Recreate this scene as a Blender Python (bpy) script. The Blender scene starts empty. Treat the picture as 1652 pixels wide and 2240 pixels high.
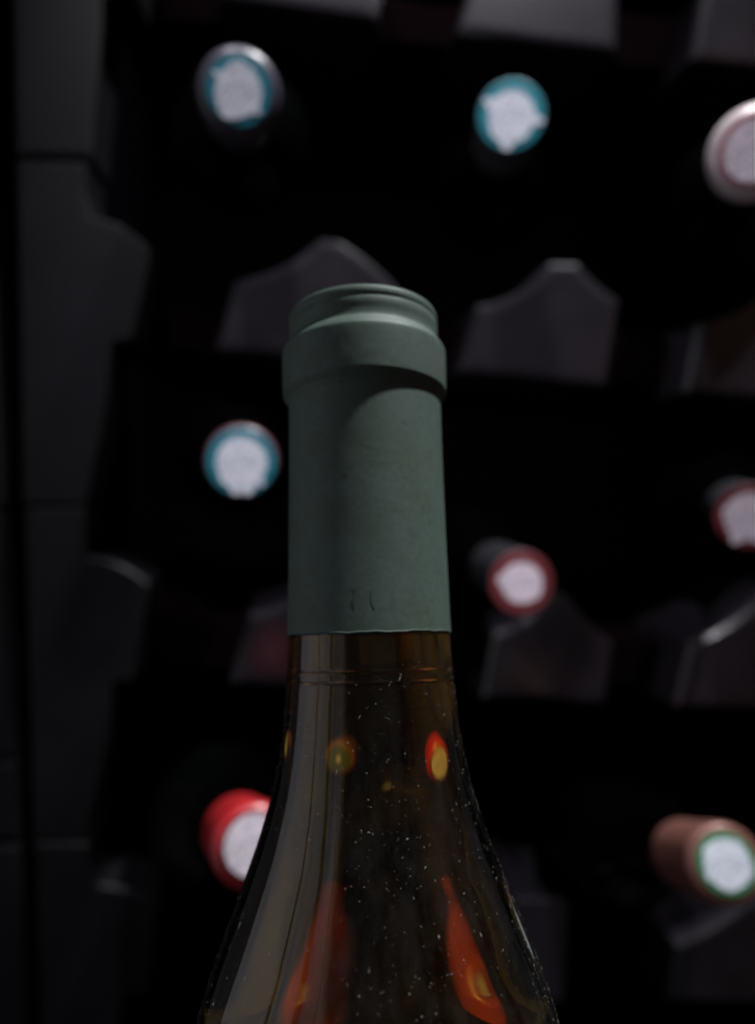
import bpy, bmesh, math, random
from mathutils import Vector, Matrix

random.seed(7)
S = bpy.context.scene
C = S.collection

# ------------------------------------------------------------------ camera
F = 1618.0                                   # focal length in units of a 1652 x 2240 picture
CX, CY = 826.0, 1120.0
RACK = 0.40                                  # metres from the camera to the rack front
CAM = Vector((0.0, -RACK, 1.30))
yaw, pitch, roll = math.radians(6.2), math.radians(-2.8), math.radians(3.4)
fwd = Vector((math.sin(yaw)*math.cos(pitch), math.cos(yaw)*math.cos(pitch), math.sin(pitch)))
r0 = fwd.cross(Vector((0, 0, 1))).normalized()
u0 = r0.cross(fwd).normalized()
right = r0*math.cos(roll) + u0*math.sin(roll)
up = -r0*math.sin(roll) + u0*math.cos(roll)
cd = bpy.data.cameras.new("camera")
cam = bpy.data.objects.new("camera", cd)
C.objects.link(cam)
M = Matrix((right, up, -fwd)).transposed().to_4x4()
M.translation = CAM
cam.matrix_world = M
cd.sensor_fit = 'VERTICAL'; cd.sensor_height = 36.0; cd.lens = 26.0
cd.clip_start = 0.01; cd.clip_end = 50
cd.dof.use_dof = True; cd.dof.focus_distance = 0.113; cd.dof.aperture_fstop = 8.0
S.camera = cam

def ray(px, py):
    return fwd + right*((px-CX)/F) + up*((CY-py)/F)
def at_depth(px, py, z):                     # point at depth z along the optical axis
    return CAM + ray(px, py)*z
def at_y(px, py, y):                         # point on the plane Y = y (the rack front is Y = 0)
    d = ray(px, py)
    return CAM + d*((y-CAM.y)/d.y)

# ------------------------------------------------------------------ world, render, lights
w = bpy.data.worlds.new("World"); S.world = w; w.use_nodes = True
bg = w.node_tree.nodes["Background"]
bg.inputs[0].default_value = (0.50, 0.49, 0.58, 1); bg.inputs[1].default_value = 0.06
S.view_settings.view_transform = 'Standard'; S.view_settings.look = 'None'
S.view_settings.exposure = 0.0; S.view_settings.gamma = 1.0
cy = S.cycles
cy.use_denoising = True
cy.max_bounces = 16; cy.transmission_bounces = 14; cy.glossy_bounces = 6; cy.diffuse_bounces = 3
cy.transparent_max_bounces = 12
cy.sample_clamp_indirect = 2.0
cy.caustics_reflective = False; cy.caustics_refractive = False
cy.filter_width = 2.0

def spot(name, loc, target, power, size_deg, blend, radius, color=(1, 1, 1)):
    l = bpy.data.lights.new(name, 'SPOT')
    l.energy = power; l.spot_size = math.radians(size_deg); l.spot_blend = blend
    l.shadow_soft_size = radius; l.color = color
    o = bpy.data.objects.new(name, l); C.objects.link(o)
    o.location = loc
    o.rotation_euler = (Vector(target)-Vector(loc)).to_track_quat('-Z', 'Y').to_euler()
    return o

NECK = at_depth(800, 900, 0.146)
KEY = NECK + Vector((0.31, 0.06, 0.93)).normalized()*1.9
spot("ceiling_spot", KEY, NECK + Vector((0, 0.10, -0.05)), 270.0, 40, 0.5, 0.05, (0.95, 0.98, 1.0))
RK = CAM + Vector((0.24, -0.15, 0.95))
spot("added_rack_spot", RK, RK + Vector((-0.16, 0.545, -0.850)), 43.0, 26, 0.4, 0.03, (0.96, 0.94, 1.0))  # added lamp to brighten the bottle ends, cone kept off the standing bottle
RK2 = CAM + Vector((-0.20, -0.15, 0.95))
spot("added_rack_spot", RK2, RK2 + Vector((0.25, 0.53, -0.845)), 34.0, 26, 0.4, 0.03, (0.96, 0.94, 1.0))  # added fill lamp that lifts the shadows across the rack
spot("added_wall_spot", CAM + Vector((-0.25, -0.10, 0.90)), CAM + Vector((-0.52, -0.12, -0.10)), 42.0, 56, 0.5, 0.05, (0.93, 0.95, 1.0))  # added lamp that lights the unseen panelled wall for its reflection
spot("added_wood_spot", CAM + Vector((0.28, -0.15, 0.90)), CAM + Vector((0.52, -0.10, -0.10)), 18.0, 44, 0.6, 0.05, (1.0, 0.96, 0.9))  # added lamp that lights the unseen boards for the brown reflection

# ------------------------------------------------------------------ materials
def mat(name, col, rough=0.5, metal=0.0, spec=0.5, bump=0.0, bscale=300.0, var=0.0, vscale=60.0, coat=0.0):
    m = bpy.data.materials.new(name); m.use_nodes = True
    nt = m.node_tree; b = nt.nodes["Principled BSDF"]
    b.inputs["Base Color"].default_value = (*col, 1)
    b.inputs["Roughness"].default_value = rough
    b.inputs["Metallic"].default_value = metal
    b.inputs["Specular IOR Level"].default_value = spec
    b.inputs["Coat Weight"].default_value = coat
    tc = nt.nodes.new("ShaderNodeTexCoord")
    if var > 0:
        n = nt.nodes.new("ShaderNodeTexNoise"); n.inputs["Scale"].default_value = vscale
        n.inputs["Detail"].default_value = 5
        nt.links.new(tc.outputs["Object"], n.inputs["Vector"])
        r = nt.nodes.new("ShaderNodeMapRange")
        r.inputs[1].default_value = 0.3; r.inputs[2].default_value = 0.7
        r.inputs[3].default_value = 1-var; r.inputs[4].default_value = 1+var
        nt.links.new(n.outputs["Fac"], r.inputs[0])
        mx = nt.nodes.new("ShaderNodeMix"); mx.data_type = 'RGBA'; mx.blend_type = 'MULTIPLY'
        mx.inputs[0].default_value = 1.0
        mx.inputs[6].default_value = (*col, 1)
        nt.links.new(r.outputs[0], mx.inputs[7])
        nt.links.new(mx.outputs[2], b.inputs["Base Color"])
    if bump > 0:
        n = nt.nodes.new("ShaderNodeTexNoise"); n.inputs["Scale"].default_value = bscale
        n.inputs["Detail"].default_value = 4
        nt.links.new(tc.outputs["Object"], n.inputs["Vector"])
        bp = nt.nodes.new("ShaderNodeBump"); bp.inputs["Strength"].default_value = bump
        bp.inputs["Distance"].default_value = 0.001
        nt.links.new(n.outputs["Fac"], bp.inputs["Height"])
        nt.links.new(bp.outputs["Normal"], b.inputs["Normal"])
    return m

def glass_mat(name, col, ior, rough=0.0, bump=0.0):
    m = bpy.data.materials.new(name); m.use_nodes = True
    nt = m.node_tree; b = nt.nodes["Principled BSDF"]
    b.inputs["Base Color"].default_value = (*col, 1)
    b.inputs["Transmission Weight"].default_value = 1.0
    b.inputs["Roughness"].default_value = rough
    b.inputs["IOR"].default_value = ior
    if bump > 0:
        tc = nt.nodes.new("ShaderNodeTexCoord")
        mp = nt.nodes.new("ShaderNodeMapping"); mp.inputs["Scale"].default_value = (1, 1, 0.05)
        n = nt.nodes.new("ShaderNodeTexNoise"); n.inputs["Scale"].default_value = 130
        n.inputs["Detail"].default_value = 2
        nt.links.new(tc.outputs["Object"], mp.inputs["Vector"]); nt.links.new(mp.outputs[0], n.inputs["Vector"])
        bp = nt.nodes.new("ShaderNodeBump"); bp.inputs["Strength"].default_value = bump
        bp.inputs["Distance"].default_value = 0.001
        nt.links.new(n.outputs["Fac"], bp.inputs["Height"])
        nt.links.new(bp.outputs["Normal"], b.inputs["Normal"])
    return m

def stamp_white(name, col):
    m = mat(name, col, 0.45)
    nt = m.node_tree; b = nt.nodes["Principled BSDF"]
    tc = nt.nodes.new("ShaderNodeTexCoord")
    n = nt.nodes.new("ShaderNodeTexNoise"); n.inputs["Scale"].default_value = 700; n.inputs["Detail"].default_value = 4
    nt.links.new(tc.outputs["Object"], n.inputs["Vector"])
    cr = nt.nodes.new("ShaderNodeValToRGB")
    cr.color_ramp.elements[0].position = 0.38; cr.color_ramp.elements[0].color = (col[0]*.50, col[1]*.52, col[2]*.56, 1)
    cr.color_ramp.elements[1].position = 0.52; cr.color_ramp.elements[1].color = (*col, 1)
    nt.links.new(n.outputs["Fac"], cr.inputs[0]); nt.links.new(cr.outputs[0], b.inputs["Base Color"])
    return m

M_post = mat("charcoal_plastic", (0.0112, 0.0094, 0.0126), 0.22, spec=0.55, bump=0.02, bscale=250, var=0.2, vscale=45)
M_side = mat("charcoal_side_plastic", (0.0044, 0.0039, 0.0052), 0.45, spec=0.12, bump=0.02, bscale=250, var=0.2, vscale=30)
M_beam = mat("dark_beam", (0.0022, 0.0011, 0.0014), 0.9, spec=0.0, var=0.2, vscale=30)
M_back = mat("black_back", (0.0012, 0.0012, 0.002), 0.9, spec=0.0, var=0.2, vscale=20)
M_darkglass = mat("dark_bottle_glass", (0.0005, 0.0006, 0.0006), 0.16, spec=0.16)
M_wall = mat("pale_plaster", (0.47, 0.46, 0.50), 0.9, bump=0.3, bscale=150, var=0.06, vscale=8)
def sage_mat():
    m = bpy.data.materials.new("sage_capsule"); m.use_nodes = True
    nt = m.node_tree; b = nt.nodes["Principled BSDF"]; L = nt.links.new
    tc = nt.nodes.new("ShaderNodeTexCoord")
    def noise(scale, det, rough=0.5, dist=0.0):
        n = nt.nodes.new("ShaderNodeTexNoise"); n.inputs["Scale"].default_value = scale
        n.inputs["Detail"].default_value = det; n.inputs["Roughness"].default_value = rough
        n.inputs["Distortion"].default_value = dist
        L(tc.outputs["Object"], n.inputs["Vector"]); return n
    def ramp(n, p0, c0, p1, c1):
        r = nt.nodes.new("ShaderNodeValToRGB"); e = r.color_ramp.elements
        e[0].position = p0; e[0].color = (*c0, 1); e[1].position = p1; e[1].color = (*c1, 1)
        L(n.outputs["Fac"], r.inputs[0]); return r
    base = ramp(noise(95, 5, 0.6, 0.4), 0.36, (0.063, 0.094, 0.070), 0.64, (0.073, 0.106, 0.092))
    fine = ramp(noise(900, 4, 0.7), 0.30, (0.82, 0.82, 0.82), 0.62, (1.05, 1.05, 1.05))
    speck = ramp(noise(520, 2, 0.5), 0.26, (0.78, 0.78, 0.75), 0.31, (1, 1, 1))
    def mul(x, y):
        k = nt.nodes.new("ShaderNodeMix"); k.data_type = 'RGBA'; k.blend_type = 'MULTIPLY'; k.inputs[0].default_value = 1
        L(x, k.inputs[6]); L(y, k.inputs[7]); return k.outputs[2]
    L(mul(mul(base.outputs[0], fine.outputs[0]), speck.outputs[0]), b.inputs["Base Color"])
    rr = nt.nodes.new("ShaderNodeMapRange"); rr.inputs[3].default_value = 0.50; rr.inputs[4].default_value = 0.72
    L(noise(160, 5, 0.65).outputs["Fac"], rr.inputs[0]); L(rr.outputs[0], b.inputs["Roughness"])
    b.inputs["Specular IOR Level"].default_value = 0.34
    bp = nt.nodes.new("ShaderNodeBump"); bp.inputs["Strength"].default_value = 0.22; bp.inputs["Distance"].default_value = 0.0005
    L(noise(110, 3, 0.5, 0.6).outputs["Fac"], bp.inputs["Height"]); L(bp.outputs[0], b.inputs["Normal"])
    return m
M_sage = sage_mat()
M_dust = mat("pale_dust", (0.27, 0.26, 0.235), 0.95, spec=0.1)
def film(m):
    nt = m.node_tree; L = nt.links.new
    b = nt.nodes["Principled BSDF"]; out = nt.nodes["Material Output"]
    tc = nt.nodes.new("ShaderNodeTexCoord"); mp = nt.nodes.new("ShaderNodeMapping"); mp.inputs["Scale"].default_value = (1, 1, 0.22)
    n = nt.nodes.new("ShaderNodeTexNoise"); n.inputs["Scale"].default_value = 260; n.inputs["Detail"].default_value = 8
    n.inputs["Roughness"].default_value = 0.72; n.inputs["Distortion"].default_value = 0.2
    L(tc.outputs["Object"], mp.inputs[0]); L(mp.outputs[0], n.inputs["Vector"])
    r = nt.nodes.new("ShaderNodeMapRange"); r.inputs[1].default_value = 0.40; r.inputs[2].default_value = 0.75
    r.inputs[3].default_value = 0.001; r.inputs[4].default_value = 0.028
    L(n.outputs["Fac"], r.inputs[0])
    d = nt.nodes.new("ShaderNodeBsdfDiffuse"); d.inputs["Color"].default_value = (0.40, 0.36, 0.30, 1)
    mx = nt.nodes.new("ShaderNodeMixShader")
    L(r.outputs[0], mx.inputs[0]); L(b.outputs[0], mx.inputs[1]); L(d.outputs[0], mx.inputs[2]); L(mx.outputs[0], out.inputs[0])
    return m
M_glass = glass_mat("amber_bottle_glass", (0.86, 0.80, 0.50), 1.50, bump=0.04)
film(M_glass)
def wine_mat(name, col, ior):
    m = bpy.data.materials.new(name); m.use_nodes = True
    nt = m.node_tree; nt.nodes.remove(nt.nodes["Principled BSDF"])
    r = nt.nodes.new("ShaderNodeBsdfRefraction")
    r.inputs["Color"].default_value = (*col, 1); r.inputs["Roughness"].default_value = 0.045; r.inputs["IOR"].default_value = ior
    nt.links.new(r.outputs[0], nt.nodes["Material Output"].inputs[0])
    return m
M_wine = wine_mat("amber_wine", (0.90, 0.74, 0.42), 1.34)
M_white = stamp_white("stamp_white", (0.68, 0.70, 0.78))
M_pinkwhite = stamp_white("stamp_pink_white", (0.66, 0.58, 0.64))

# ------------------------------------------------------------------ helpers
def link(name, me, m, parent=None, smooth=False):
    me.materials.append(m)
    if smooth:
        for p in me.polygons: p.use_smooth = True
    o = bpy.data.objects.new(name, me); C.objects.link(o)
    if parent is not None: o.parent = parent
    return o

def empty(name, matrix, label, cat, group=None):
    o = bpy.data.objects.new(name, None); C.objects.link(o)
    o.empty_display_size = 0.02
    o.matrix_world = matrix
    o['label'] = label; o['category'] = cat
    if group: o['group'] = group
    return o

def lathe(prof, seg=72, closed_ends=(True, True)):
    bm = bmesh.new(); rings = []
    for r, z in prof:
        rings.append([bm.verts.new((r*math.cos(2*math.pi*k/seg), r*math.sin(2*math.pi*k/seg), z)) for k in range(seg)])
    for a, b in zip(rings, rings[1:]):
        for k in range(seg):
            bm.faces.new((a[k], a[(k+1) % seg], b[(k+1) % seg], b[k]))
    if closed_ends[0]: bm.faces.new(list(reversed(rings[0])))
    if closed_ends[1]: bm.faces.new(rings[-1])
    bmesh.ops.recalc_face_normals(bm, faces=bm.faces)
    me = bpy.data.meshes.new("lathe"); bm.to_mesh(me); bm.free()
    return me

def smooth_poly(pts, n=5, keep=()):
    return pts

def plate(name, pts, y0, y1, bevel, m, parent, plane_y=0.0, seg=3):
    """an upright block whose front outline is pts (picture units, read off on the plane Y = plane_y)"""
    w3 = [at_y(x, y, plane_y) for x, y in pts]
    off = parent.location if parent is not None else Vector((0, 0, 0))
    bm = bmesh.new()
    fr = [bm.verts.new((p.x-off.x, y0-off.y, p.z-off.z)) for p in w3]
    f = bm.faces.new(fr)
    ext = bmesh.ops.extrude_face_region(bm, geom=[f])
    vs = [e for e in ext['geom'] if isinstance(e, bmesh.types.BMVert)]
    for v in vs: v.co.y = y1-off.y
    bmesh.ops.recalc_face_normals(bm, faces=bm.faces)
    bm.edges.ensure_lookup_table()
    if bevel > 0:
        es = [e for e in bm.edges if all(abs(v.co.y-(y0-off.y)) < 1e-6 for v in e.verts)]
        bmesh.ops.bevel(bm, geom=es, offset=bevel, segments=seg, profile=0.6, affect='EDGES', clamp_overlap=True)
    me = bpy.data.meshes.new(name); bm.to_mesh(me); bm.free()
    return link(name, me, m, parent)

def arc(p0, p1, sag, n=7):
    """points from p0 to p1 on a curve that dips by sag (picture units, positive = towards +y, -x side)"""
    out = []
    dx, dy = p1[0]-p0[0], p1[1]-p0[1]
    L = math.hypot(dx, dy); nx, ny = -dy/L, dx/L
    for k in range(n+1):
        t = k/n; s = 4*sag*t*(1-t)
        out.append((p0[0]+dx*t+nx*s, p0[1]+dy*t+ny*s))
    return out

def tr(pts, dx, dy): return [(x+dx, y+dy) for x, y in pts]

# ------------------------------------------------------------------ the wine rack
rack = empty("wine_rack", Matrix.Translation((0.0, 0.0, 0.85)), "dark charcoal stacking wine rack with scalloped front posts behind the bottles", "wine rack")

def post(tl, lp, pk1, pk2, tr_, br, bl, sagL=16, sagR=10):
    """outline: left shoulder, arc up to the peak, arc down to the right shoulder, bottom right, bottom left"""
    pts = arc(tl, pk1, sagL) + ([pk2] if pk2 != pk1 else []) + arc(pk2, tr_, sagR)[1:] + [br, bl]
    return pts

P1a = post((513, 612), None, (700, 520), (742, 524), (868, 625), (842, 800), (470, 768), 18, -6)
P1b = post((1042, 667), None, (1203, 573), (1268, 574), (1358, 655), (1328, 848), (1003, 815), 20, 6)
P1c = post((1529, 704), None, (1705, 600), (1772, 604), (1862, 690), (1836, 885), (1498, 858), 18, 6)
P2a = post((545, 1346), None, (720, 1262), (760, 1266), (868, 1360), (850, 1520), (500, 1498), 14, 4)
P2b = post((1082, 1385), None, (1200, 1302), (1246, 1304), (1346, 1408), (1326, 1543), (1055, 1530), 14, 6)
P2c = post((1512, 1408), None, (1690, 1288), (1756, 1292), (1850, 1390), (1830, 1566), (1478, 1548), 12, 6)
P3a = post((560, 2036), None, (740, 1955), (780, 1957), (880, 2060), (865, 2200), (520, 2186), 14, 6)
P3b = post((1085, 2040), None, (1128, 1968), (1236, 1970), (1243, 1985), (1234, 2192), (1062, 2190), 6, 1)
P3c = post((1478, 2066), None, (1640, 1972), (1710, 1976), (1830, 2075), (1815, 2205), (1462, 2195), 8, 6)
posts = [tr(P1a, -10, -757)[:-2] + [(828, 44), (478, -6)],
         tr(P1b, -2, -748)[:-2] + [(1352, 114), (999, 70)],
         tr(P1c, 8, -735)[:-2] + [(1850, 165), (1510, 132)],
         P1a, P1b, P1c, P2a, P2b, P2c, P3a, P3b, P3c,
         tr(P3a, 20, 690), tr(P3b, 8, 690), tr(P3c, -10, 690),
         tr(P1c, 520, 45), tr(P2c, 515, 20), tr(P3c, 510, 8), tr(P1c, 528, -690)]
for p in posts:
    plate("front_post", p, 0.0, 0.07, 0.0050, M_post, rack)

# rear beams: dark recessed webs that carry the posts of each row
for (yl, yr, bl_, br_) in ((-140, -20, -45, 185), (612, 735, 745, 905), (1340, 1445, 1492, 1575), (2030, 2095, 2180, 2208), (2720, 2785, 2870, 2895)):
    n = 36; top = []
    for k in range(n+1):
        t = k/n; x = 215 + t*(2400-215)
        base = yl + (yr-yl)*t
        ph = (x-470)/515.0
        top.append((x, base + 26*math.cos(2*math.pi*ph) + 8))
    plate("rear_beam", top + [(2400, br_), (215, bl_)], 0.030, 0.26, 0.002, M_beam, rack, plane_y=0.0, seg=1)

# side blocks: the stacked end column of the rack, one half post to each row
blocks = [
    [(18, -420), (30, -420), (150, -420), (170, -330), (215, -270), (290, -250), (325, -215), (300, -20), (228, -2), (214, 170), (200, 342), (34, 340)],
    [(38, 352), (190, 354), (186, 420), (196, 472)] + arc((200, 474), (328, 546), -14) + [(326, 575), (290, 742), (246, 750), (236, 860), (222, 950), (202, 1040), (190, 1104), (50, 1102)],
    [(54, 1112), (188, 1112), (188, 1170), (192, 1208)] + arc((190, 1218), (324, 1276), -12) + [(325, 1300), (294, 1490), (250, 1494), (238, 1620), (210, 1740), (190, 1838), (72, 1836)],
    [(74, 1844), (196, 1844), (200, 1890), (214, 1930)] + arc((222, 1936), (342, 1980), -10) + [(346, 2000), (326, 2176), (270, 2182), (258, 2320), (230, 2440), (210, 2560), (96, 2556)],
    [(98, 2568), (210, 2568), (240, 2640)] + arc((250, 2650), (366, 2690), -10) + [(350, 2890), (120, 2886)],
]
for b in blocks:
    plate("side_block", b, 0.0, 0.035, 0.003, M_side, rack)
# the panel behind the blocks closes the left end of the rack; the back panel closes the rear
def boxpts(x0, x1, z0, z1, y0, y1, name, m, parent):
    off = parent.location if parent is not None else Vector((0, 0, 0))
    bm = bmesh.new(); bmesh.ops.create_cube(bm, size=1)
    for v in bm.verts:
        v.co = Vector(((x0+x1)/2+v.co.x*(x1-x0), (y0+y1)/2+v.co.y*(y1-y0), (z0+z1)/2+v.co.z*(z1-z0))) - off
    bmesh.ops.bevel(bm, geom=bm.edges[:], offset=0.001, segments=1, affect='EDGES')
    me = bpy.data.meshes.new(name); bm.to_mesh(me); bm.free()
    return link(name, me, m, parent)
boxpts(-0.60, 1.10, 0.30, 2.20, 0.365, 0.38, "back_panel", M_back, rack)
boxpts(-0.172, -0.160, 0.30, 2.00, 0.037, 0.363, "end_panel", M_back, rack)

# the neighbouring rack, of which only the edge of its end column shows
rack2 = empty("wine_rack", Matrix.Translation((-0.3, 0.0, 0.85)), "edge of a second charcoal rack at the far left, beside the first", "wine rack")
nb = [[(-190, 300), (-32, 300), (-8, 700), (6, 1108), (-180, 1108)],
      [(-178, 1118), (0, 1118), (10, 1300), (36, 1660), (-150, 1660)],
      [(-150, 1668), (36, 1668), (42, 1838), (-140, 1836)],
      [(-140, 1848), (44, 1850), (60, 2560), (-110, 2560)],
      [(-200, -420), (-60, -420), (-34, 290), (-190, 290)]]
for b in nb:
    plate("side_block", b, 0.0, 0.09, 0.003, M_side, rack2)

# ------------------------------------------------------------------ bottles lying in the rack
LEN = 0.300
def rack_bottle(disc, depth, rear, R, cap_col, ring_col, stampR, coreR, lobes, label, cap_rough=0.35, cap_metal=0.0, core=None, seed=0, glass=True, cap_len=0.052, round_=0.003, nk=0.030):
    a = at_depth(disc[0], disc[1], depth)
    b = at_depth(rear[0], rear[1], depth+cap_len)
    ax = (a-b).normalized()
    rot = ax.to_track_quat('Z', 'Y').to_matrix().to_4x4()
    mw = Matrix.Translation(a-ax*LEN) @ rot
    root = empty("wine_bottle", mw, label, "wine bottle", "wine bottles lying in the rack")
    prof = [(0.030, 0.0), (0.0365, 0.004), (0.0375, 0.012), (0.0375, LEN-0.118-nk), (0.036, LEN-0.108-nk), (0.030, LEN-0.094-nk),
            (0.021, LEN-0.080-nk), (0.0155, LEN-0.068-nk), (0.0140, LEN-0.056-nk*0.5), (0.0138, LEN-0.040), (0.0138, LEN-0.004)]
    link("bottle_glass", lathe(prof, 48), M_darkglass, root, True)
    cm = mat("capsule_foil", cap_col, cap_rough, cap_metal, spec=0.5, bump=0.15, bscale=500, var=0.1, vscale=150)
    q = round_
    cap = [(0.0146, LEN-cap_len), (R*0.985, LEN-cap_len*0.45), (R*0.985, LEN-min(0.014, cap_len*0.4)), (R, LEN-min(0.0125, cap_len*0.36)), (R, LEN-q*1.3)]
    for k in range(1, 6):
        t = k/5*math.pi/2
        cap.append((R-q+q*math.cos(t), LEN-q*1.3+q*1.3*math.sin(t)))
    cap.append((0.004, LEN+0.0002))
    link("capsule", lathe(cap, 64, (False, True)), cm, root, True)
    rm = mat("stamp_ring", ring_col, 0.4, var=0.12, vscale=300)
    st = link("capsule_stamp", lathe([(stampR, LEN), (stampR, LEN+0.00045), (stampR-0.0003, LEN+0.0006), (0.001, LEN+0.0006)], 48, (False, True)), rm, root)
    rnd = random.Random(seed); n = 96; bm = bmesh.new()
    lo = []; hi = []
    for k in range(n):
        th = 2*math.pi*k/n
        r = coreR
        for (deg, wid, amp) in lobes:
            d = (th-math.radians(deg)+math.pi) % (2*math.pi) - math.pi
            r += amp*math.exp(-(d/math.radians(wid))**2)
        r *= 1+0.010*(rnd.random()-.5)
        r = min(r, stampR*0.99)
        lo.append(bm.verts.new((r*math.cos(th), r*math.sin(th), LEN+0.0005)))
        hi.append(bm.verts.new((r*math.cos(th), r*math.sin(th), LEN+0.0009)))
    for k in range(n): bm.faces.new((lo[k], lo[(k+1) % n], hi[(k+1) % n], hi[k]))
    bm.faces.new(hi)
    me = bpy.data.meshes.new("stamp_emblem"); bm.to_mesh(me); bm.free()
    link("stamp_emblem", me, core or M_white, st)
    return root, mw

TEAL = (0.015, 0.17, 0.23)
rack_bottle((523, 200), 0.262, (526, 252), 0.0150, (0.032, 0.029, 0.042), TEAL, 0.0112, 0.0080,
            [(95, 22, .0016), (152, 7, .0026), (60, 8, .0010), (-38, 8, .0022), (-120, 30, .0022), (195, 9, .0004)],
            "bottle with teal and white stamp on a dull purple capsule, at upper left", seed=1, round_=0.0035)
rack_bottle((1119, 252), 0.322, (1098, 320), 0.0150, (0.07, 0.075, 0.08), (0.015, 0.19, 0.24), 0.0143, 0.0098,
            [(155, 9, .004), (-10, 9, .0045), (-95, 14, .005), (-130, 20, .0015), (-55, 20, .0015)],
            "bottle with teal stamp and pointed white emblem on a grey capsule, upper row", seed=2, round_=0.0018)
rack_bottle((529, 1010), 0.296, (526, 1000), 0.0150, (0.055, 0.016, 0.020), (0.010, 0.16, 0.21), 0.0136, 0.0099,
            [(-45, 8, .003), (-75, 12, .004), (-100, 12, .0035), (-130, 12, .0015)],
            "bottle with teal stamp and white centre on a maroon capsule, left of the green capsule", seed=3, round_=0.0025)
rack_bottle((1141, 1274), 0.332, (1086, 1246), 0.0148, (0.016, 0.016, 0.019), (0.13, 0.024, 0.028), 0.0144, 0.0092,
            [(175, 14, .002), (-30, 20, .0008)],
            "bottle with dark red ringed white stamp on a black capsule, right of the green capsule", cap_rough=0.28, core=M_pinkwhite, seed=4, round_=0.002)
rack_bottle((1654, 330), 0.246, (1646, 352), 0.0155, (0.50, 0.43, 0.44), (0.26, 0.10, 0.12), 0.0118, 0.0098, [],
            "bottle with pale pinkish silver capsule, cut by the upper right edge", cap_rough=0.3, cap_metal=0.2, core=M_pinkwhite, seed=5, round_=0.004, cap_len=0.020, nk=0.06)
rack_bottle((1640, 1130), 0.332, (1606, 1112), 0.0148, (0.020, 0.020, 0.023), (0.12, 0.015, 0.02), 0.0144, 0.0106,
            [(-115, 12, .0035), (-60, 12, .003), (170, 9, .001)],
            "bottle with maroon ring and white emblem on a black capsule, right edge", cap_rough=0.28, core=M_pinkwhite, seed=6, round_=0.002)
rack_bottle((556, 1849), 0.250, (522, 1818), 0.0145, (0.33, 0.012, 0.015), (0.06, 0.015, 0.03), 0.0108, 0.0100, [],
            "bottle with bright red capsule, partly hidden by the standing bottle", cap_rough=0.32, core=M_pinkwhite, seed=7, round_=0.004)
rack_bottle((1590, 1890), 0.284, (1494, 1868), 0.0150, (0.16, 0.066, 0.052), (0.01, 0.15, 0.06), 0.0114, 0.0090,
            [(150, 12, .0008), (60, 12, .0008), (-20, 10, .0008), (-90, 12, .0007), (215, 10, .0008)],
            "bottle with coppery brown capsule and green ringed white stamp, at lower right", cap_rough=0.38, cap_metal=0.2, seed=8, round_=0.0025, cap_len=0.046)

rack_bottle((945, 1800), 0.345, (925, 1776), 0.0150, (0.10, 0.034, 0.012), (0.05, 0.07, 0.012), 0.0114, 0.0022, [],  # unseen bottle, added for the glint refracted in the neck
            "unseen bottle added behind the standing bottle for the dull orange glint in its neck", cap_rough=0.45, seed=9)
rack_bottle((575, 2740), 0.26, (555, 2600), 0.0153, (0.22, 0.026, 0.010), (0.08, 0.02, 0.02), 0.0108, 0.0100, [],  # unseen bottle, added for the orange streak refracted in the wine
            "unseen red capped bottle added below the frame for the orange streak low in the wine at right", cap_rough=0.32, core=M_pinkwhite, seed=10, round_=0.004)
rack_bottle((980, 2690), 0.285, (955, 2500), 0.0153, (0.20, 0.030, 0.030), (0.16, 0.025, 0.025), 0.0108, 0.0040, [],  # unseen bottle, added for the red streak refracted at left
            "unseen red capped bottle added below the frame for the red streak low in the glass at left", cap_rough=0.32, core=M_pinkwhite, seed=11, round_=0.004)

# ------------------------------------------------------------------ the standing bottle in front
Z0 = 0.1335; A0 = (808.0, 1385.0)
TILT = math.radians(11.5)
axc = Vector((-0.022, math.cos(TILT), math.sin(TILT))).normalized()   # camera space: right, up, forward
P0c = Vector(((A0[0]-CX)/F*Z0, (CY-A0[1])/F*Z0, Z0))
def level(py):                                # axis parameter and depth where the axis crosses picture row py
    k = (CY-py)/F
    t = (k*P0c.z-P0c.y)/(axc.y-k*axc.z)
    return t, P0c.z+axc.z*t
def prof_of(rows):
    out = []
    for py, hw in rows:
        t, z = level(py); out.append((hw*z/F, t))
    return out
axw = (right*axc.x + up*axc.y + fwd*axc.z).normalized()
P0w = CAM + right*P0c.x + up*P0c.y + fwd*P0c.z
cap_rows = [(696, 140), (697.5, 152), (701, 158), (707, 160.5), (714, 160.8), (720, 159.3), (726, 160.6), (734, 161), (746, 160), (757, 160.5),
            (763, 163), (771, 170), (779, 175.5), (787, 177.5), (822, 177.8), (862, 177.5), (870, 176.5), (877, 172), (884, 167), (892, 165.3), (902, 165),
            (1000, 166.5), (1200, 171.5), (1374, 177.5), (1386, 178)]
sh_rows = [(1372, 174.3), (1440, 178), (1463, 179.7), (1466.5, 181.3), (1470, 180.2), (1485, 181.5), (1488.5, 183), (1492, 182.4), (1500, 183), (1600, 194), (1700, 212), (1800, 240), (1900, 276), (2000, 314), (2100, 352), (2240, 397), (2400, 440)]
capp = prof_of(cap_rows); shp = prof_of(sh_rows)
tb = shp[-1][1]
BASE = tb - 0.215
top_t = capp[0][1]
rot = axw.to_track_quat('Z', 'Y').to_matrix().to_4x4()
mw = Matrix.Translation(P0w + axw*BASE) @ rot
bot = empty("wine_bottle", mw, "large amber glass wine bottle with sage green capsule, standing in front", "wine bottle")
sh = lambda pr: [(r, t-BASE) for r, t in pr]
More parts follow.
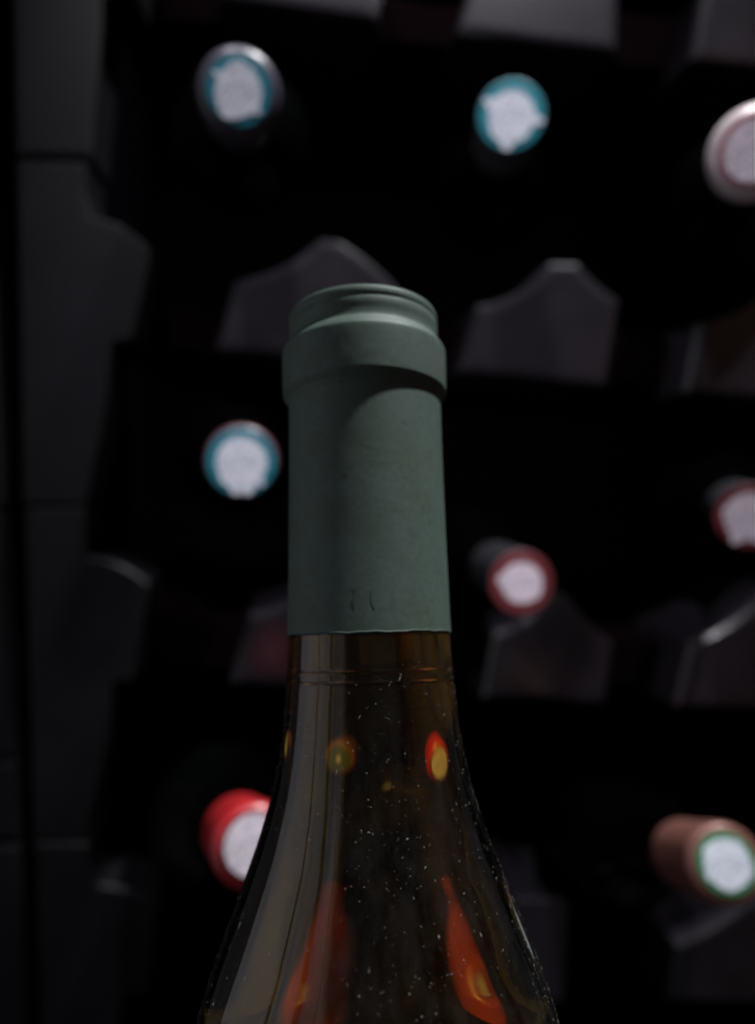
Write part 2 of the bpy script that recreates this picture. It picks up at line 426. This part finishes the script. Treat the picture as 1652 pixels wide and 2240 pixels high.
# glass outer profile bottom to top
body = [(0.0335, BASE+0.0), (0.0385, BASE+0.003), (0.0405, BASE+0.012), (0.0420, BASE+0.09), (0.0420, tb-0.055), (0.0412, tb-0.040), (0.0388, tb-0.026), (0.0352, tb-0.013), (0.0329, tb-0.006)]
outer = body + list(reversed(shp))
tcap = shp[0][1]
outer += [(0.0143, tcap+0.010), (0.0138, tcap+0.030), (0.0136, top_t-0.006), (0.0132, top_t-0.002)]
# smooth the outer profile with a Catmull-Rom through the points
def crom(pts, n=6):
    out = []
    P = [pts[0]] + pts + [pts[-1]]
    for i in range(1, len(P)-2):
        p0, p1, p2, p3 = P[i-1], P[i], P[i+1], P[i+2]
        for k in range(n):
            t = k/n
            out.append(tuple(0.5*(2*p1[j]+(p2[j]-p0[j])*t+(2*p0[j]-5*p1[j]+4*p2[j]-p3[j])*t*t+(3*p1[j]-p0[j]-3*p2[j]+p3[j])*t**3) for j in (0, 1)))
    out.append(pts[-1]); return out
outer_s = crom(outer, 5)
WALL = 0.0026
inner_s = [(max(r-WALL, 0.006), t) for r, t in outer_s if t > BASE+0.006 and t < top_t-0.004]
inner_s[0] = (inner_s[0][0], BASE+0.006)
loop = outer_s + list(reversed(inner_s))
SEG = 160
link("bottle_glass", lathe(sh(loop), SEG, (True, True)), M_glass, bot, True)
# wine, up to its level in the neck, lapping a hair into the glass
tl, zl = level(1250)
wine = [(r+0.00006, t-0.00005 if i == 0 else t) for i, (r, t) in enumerate(inner_s) if t < tl]
rl = min(wine[-1][0], 0.0120)
wine += [(rl, tl), (rl-0.0008, tl-0.0005), (rl-0.002, tl-0.0008)]
link("wine", lathe(sh(wine), SEG, (True, True)), M_wine, bot, True)
capo = list(capp) + [(capp[-1][0]-0.0003, capp[-1][1]-0.0001), (capp[-1][0]-0.0004, capp[-1][1]+0.0008)]
capsule = link("capsule", lathe(sh(list(reversed([(0.002, capp[0][1]+0.0004)] + crom(capo[:-2], 4) + capo[-2:]))), SEG, (False, True)), M_sage, bot, True)
zmin = min(v.co.z for v in capsule.data.vertices)
for v in capsule.data.vertices:               # the cut edge of the foil is a little uneven
    if v.co.z < zmin+0.0012:
        th = math.atan2(v.co.y, v.co.x)
        v.co.z += 0.00013*math.sin(th*3+1.0)+0.00007*math.sin(th*11)+0.00004*math.sin(th*29)
# two faint printed strokes near the lower edge of the foil
M_mark = mat("faint_print", (0.066, 0.094, 0.081), 0.6, spec=0.3)
sx = (mw.inverted().to_3x3() @ right); camloc = mw.inverted() @ CAM
ca = math.atan2(camloc.y, camloc.x)
sgn = 1.0 if Vector((-math.sin(ca), math.cos(ca), 0)).dot(sx) > 0 else -1.0
def rc_at(t):
    for (ra, ta), (rb, tb_) in zip(capp, capp[1:]):
        if tb_ <= t <= ta: return ra+(rb-ra)*(ta-t)/(ta-tb_+1e-12)
    return capp[-1][0]
for stroke in ([(814, 1306), (812, 1320), (813, 1332), (817, 1344)], [(768, 1298), (780, 1300), (781, 1312), (776, 1326), (779, 1340)]):
    bm = bmesh.new(); prev = None
    for (px, py) in stroke:
        t, z = level(py); r = rc_at(t)+0.00005
        pr_ = []
        for dx in (-2.2, 2.2):
            th = ca + sgn*math.asin((px+dx-806)*z/F/r)
            pr_.append(bm.verts.new((r*math.cos(th), r*math.sin(th), t-BASE)))
        if prev: bm.faces.new((prev[0], prev[1], pr_[1], pr_[0]))
        prev = pr_
    me = bpy.data.meshes.new("printed_mark"); bm.to_mesh(me); bm.free()
    link("printed_mark", me, M_mark, capsule)
# dust specks lying on the glass
rnd = random.Random(3); bm = bmesh.new()
vis = [(r, t) for r, t in outer_s if tb-0.02 < t < tcap-0.006]
vis.sort(key=lambda q: q[1])
def r_at(t):
    for (ra, ta), (rb, tb_) in zip(vis, vis[1:]):
        if ta <= t <= tb_: return ra+(rb-ra)*(t-ta)/(tb_-ta+1e-12)
    return None
cnt = 0
inv = mw.inverted()
cl = inv @ CAM; camang = math.atan2(cl.y, cl.x)
t0, t1 = vis[0][1], vis[-1][1]
while cnt < 9000:
    t = t0+(t1-t0)*rnd.random()**2.6
    th = camang + rnd.uniform(-math.pi, math.pi)
    dens = 0.22 + 0.5*math.exp(-((th-camang-0.35)/0.5)**2) + 0.9*(1.1 < abs(th-camang) < 1.6)
    dens *= 0.6+0.4*math.sin(th*9+t*400)*math.sin(t*700-th*5)
    if rnd.random() > dens: continue
    r = r_at(t)
    if r is None: continue
    sl = (r_at(min(t+0.0005, t1-1e-6))-r)/0.0005
    n = Vector((math.cos(th), math.sin(th), -sl)).normalized()
    p = Vector((r*math.cos(th), r*math.sin(th), t-BASE)) + n*0.00004
    e1 = Vector((-math.sin(th), math.cos(th), 0)); e2 = n.cross(e1)
    sz = 0.000022 + 0.000055*rnd.random()**3.0 + (0.00010*rnd.random() if rnd.random() < 0.06 else 0)
    el = 1.0 if rnd.random() < 0.80 else rnd.uniform(2.0, 6.0)
    ph = rnd.random()*6.28
    k = rnd.choice((4, 5, 5, 6)); vs = []
    for j in range(k):
        a = 2*math.pi*j/k; rr = sz*rnd.uniform(0.6, 1.2)
        x, y = rr*math.cos(a)*el, rr*math.sin(a)
        x, y = x*math.cos(ph)-y*math.sin(ph), x*math.sin(ph)+y*math.cos(ph)
        vs.append(bm.verts.new(p+e1*x+e2*y))
    tip = bm.verts.new(p+n*sz*0.5)
    for j in range(k): bm.faces.new((vs[j], vs[(j+1) % k], tip))
    cnt += 1
bmesh.ops.recalc_face_normals(bm, faces=bm.faces)
me = bpy.data.meshes.new("dust"); bm.to_mesh(me); bm.free()
du = link("dust", me, M_dust, bot); du['kind'] = 'stuff'

# ------------------------------------------------------------------ unseen boarded and pale panelled walls beside the photographer, added for glass reflections
M_wood = mat("brown_boarding", (0.30, 0.15, 0.095), 0.7, bump=0.3, bscale=60, var=0.25, vscale=12)
woodw = bpy.data.objects.new("added_boarded_wall", None); C.objects.link(woodw); woodw['kind'] = 'structure'
woodw.location = CAM + Vector((0.52, 0, -0.6))
for k in range(6):
    boxpts(CAM.x+0.52, CAM.x+0.54, CAM.z-0.6, CAM.z+0.6, CAM.y-0.70+k*0.16, CAM.y-0.70+k*0.16+0.154, "board", M_wood, woodw)
wall = bpy.data.objects.new("added_panelled_wall", None); C.objects.link(wall); wall['kind'] = 'structure'
wall.location = CAM + Vector((-0.52, 0, -0.6))
for (ya, yb) in ((-0.60, -0.36), (-0.335, -0.20), (-0.150, 0.010), (0.030, 0.36)):
    boxpts(CAM.x-0.54, CAM.x-0.52, CAM.z-0.6, CAM.z+0.6, CAM.y+ya, CAM.y+yb, "panel", M_wall, wall)
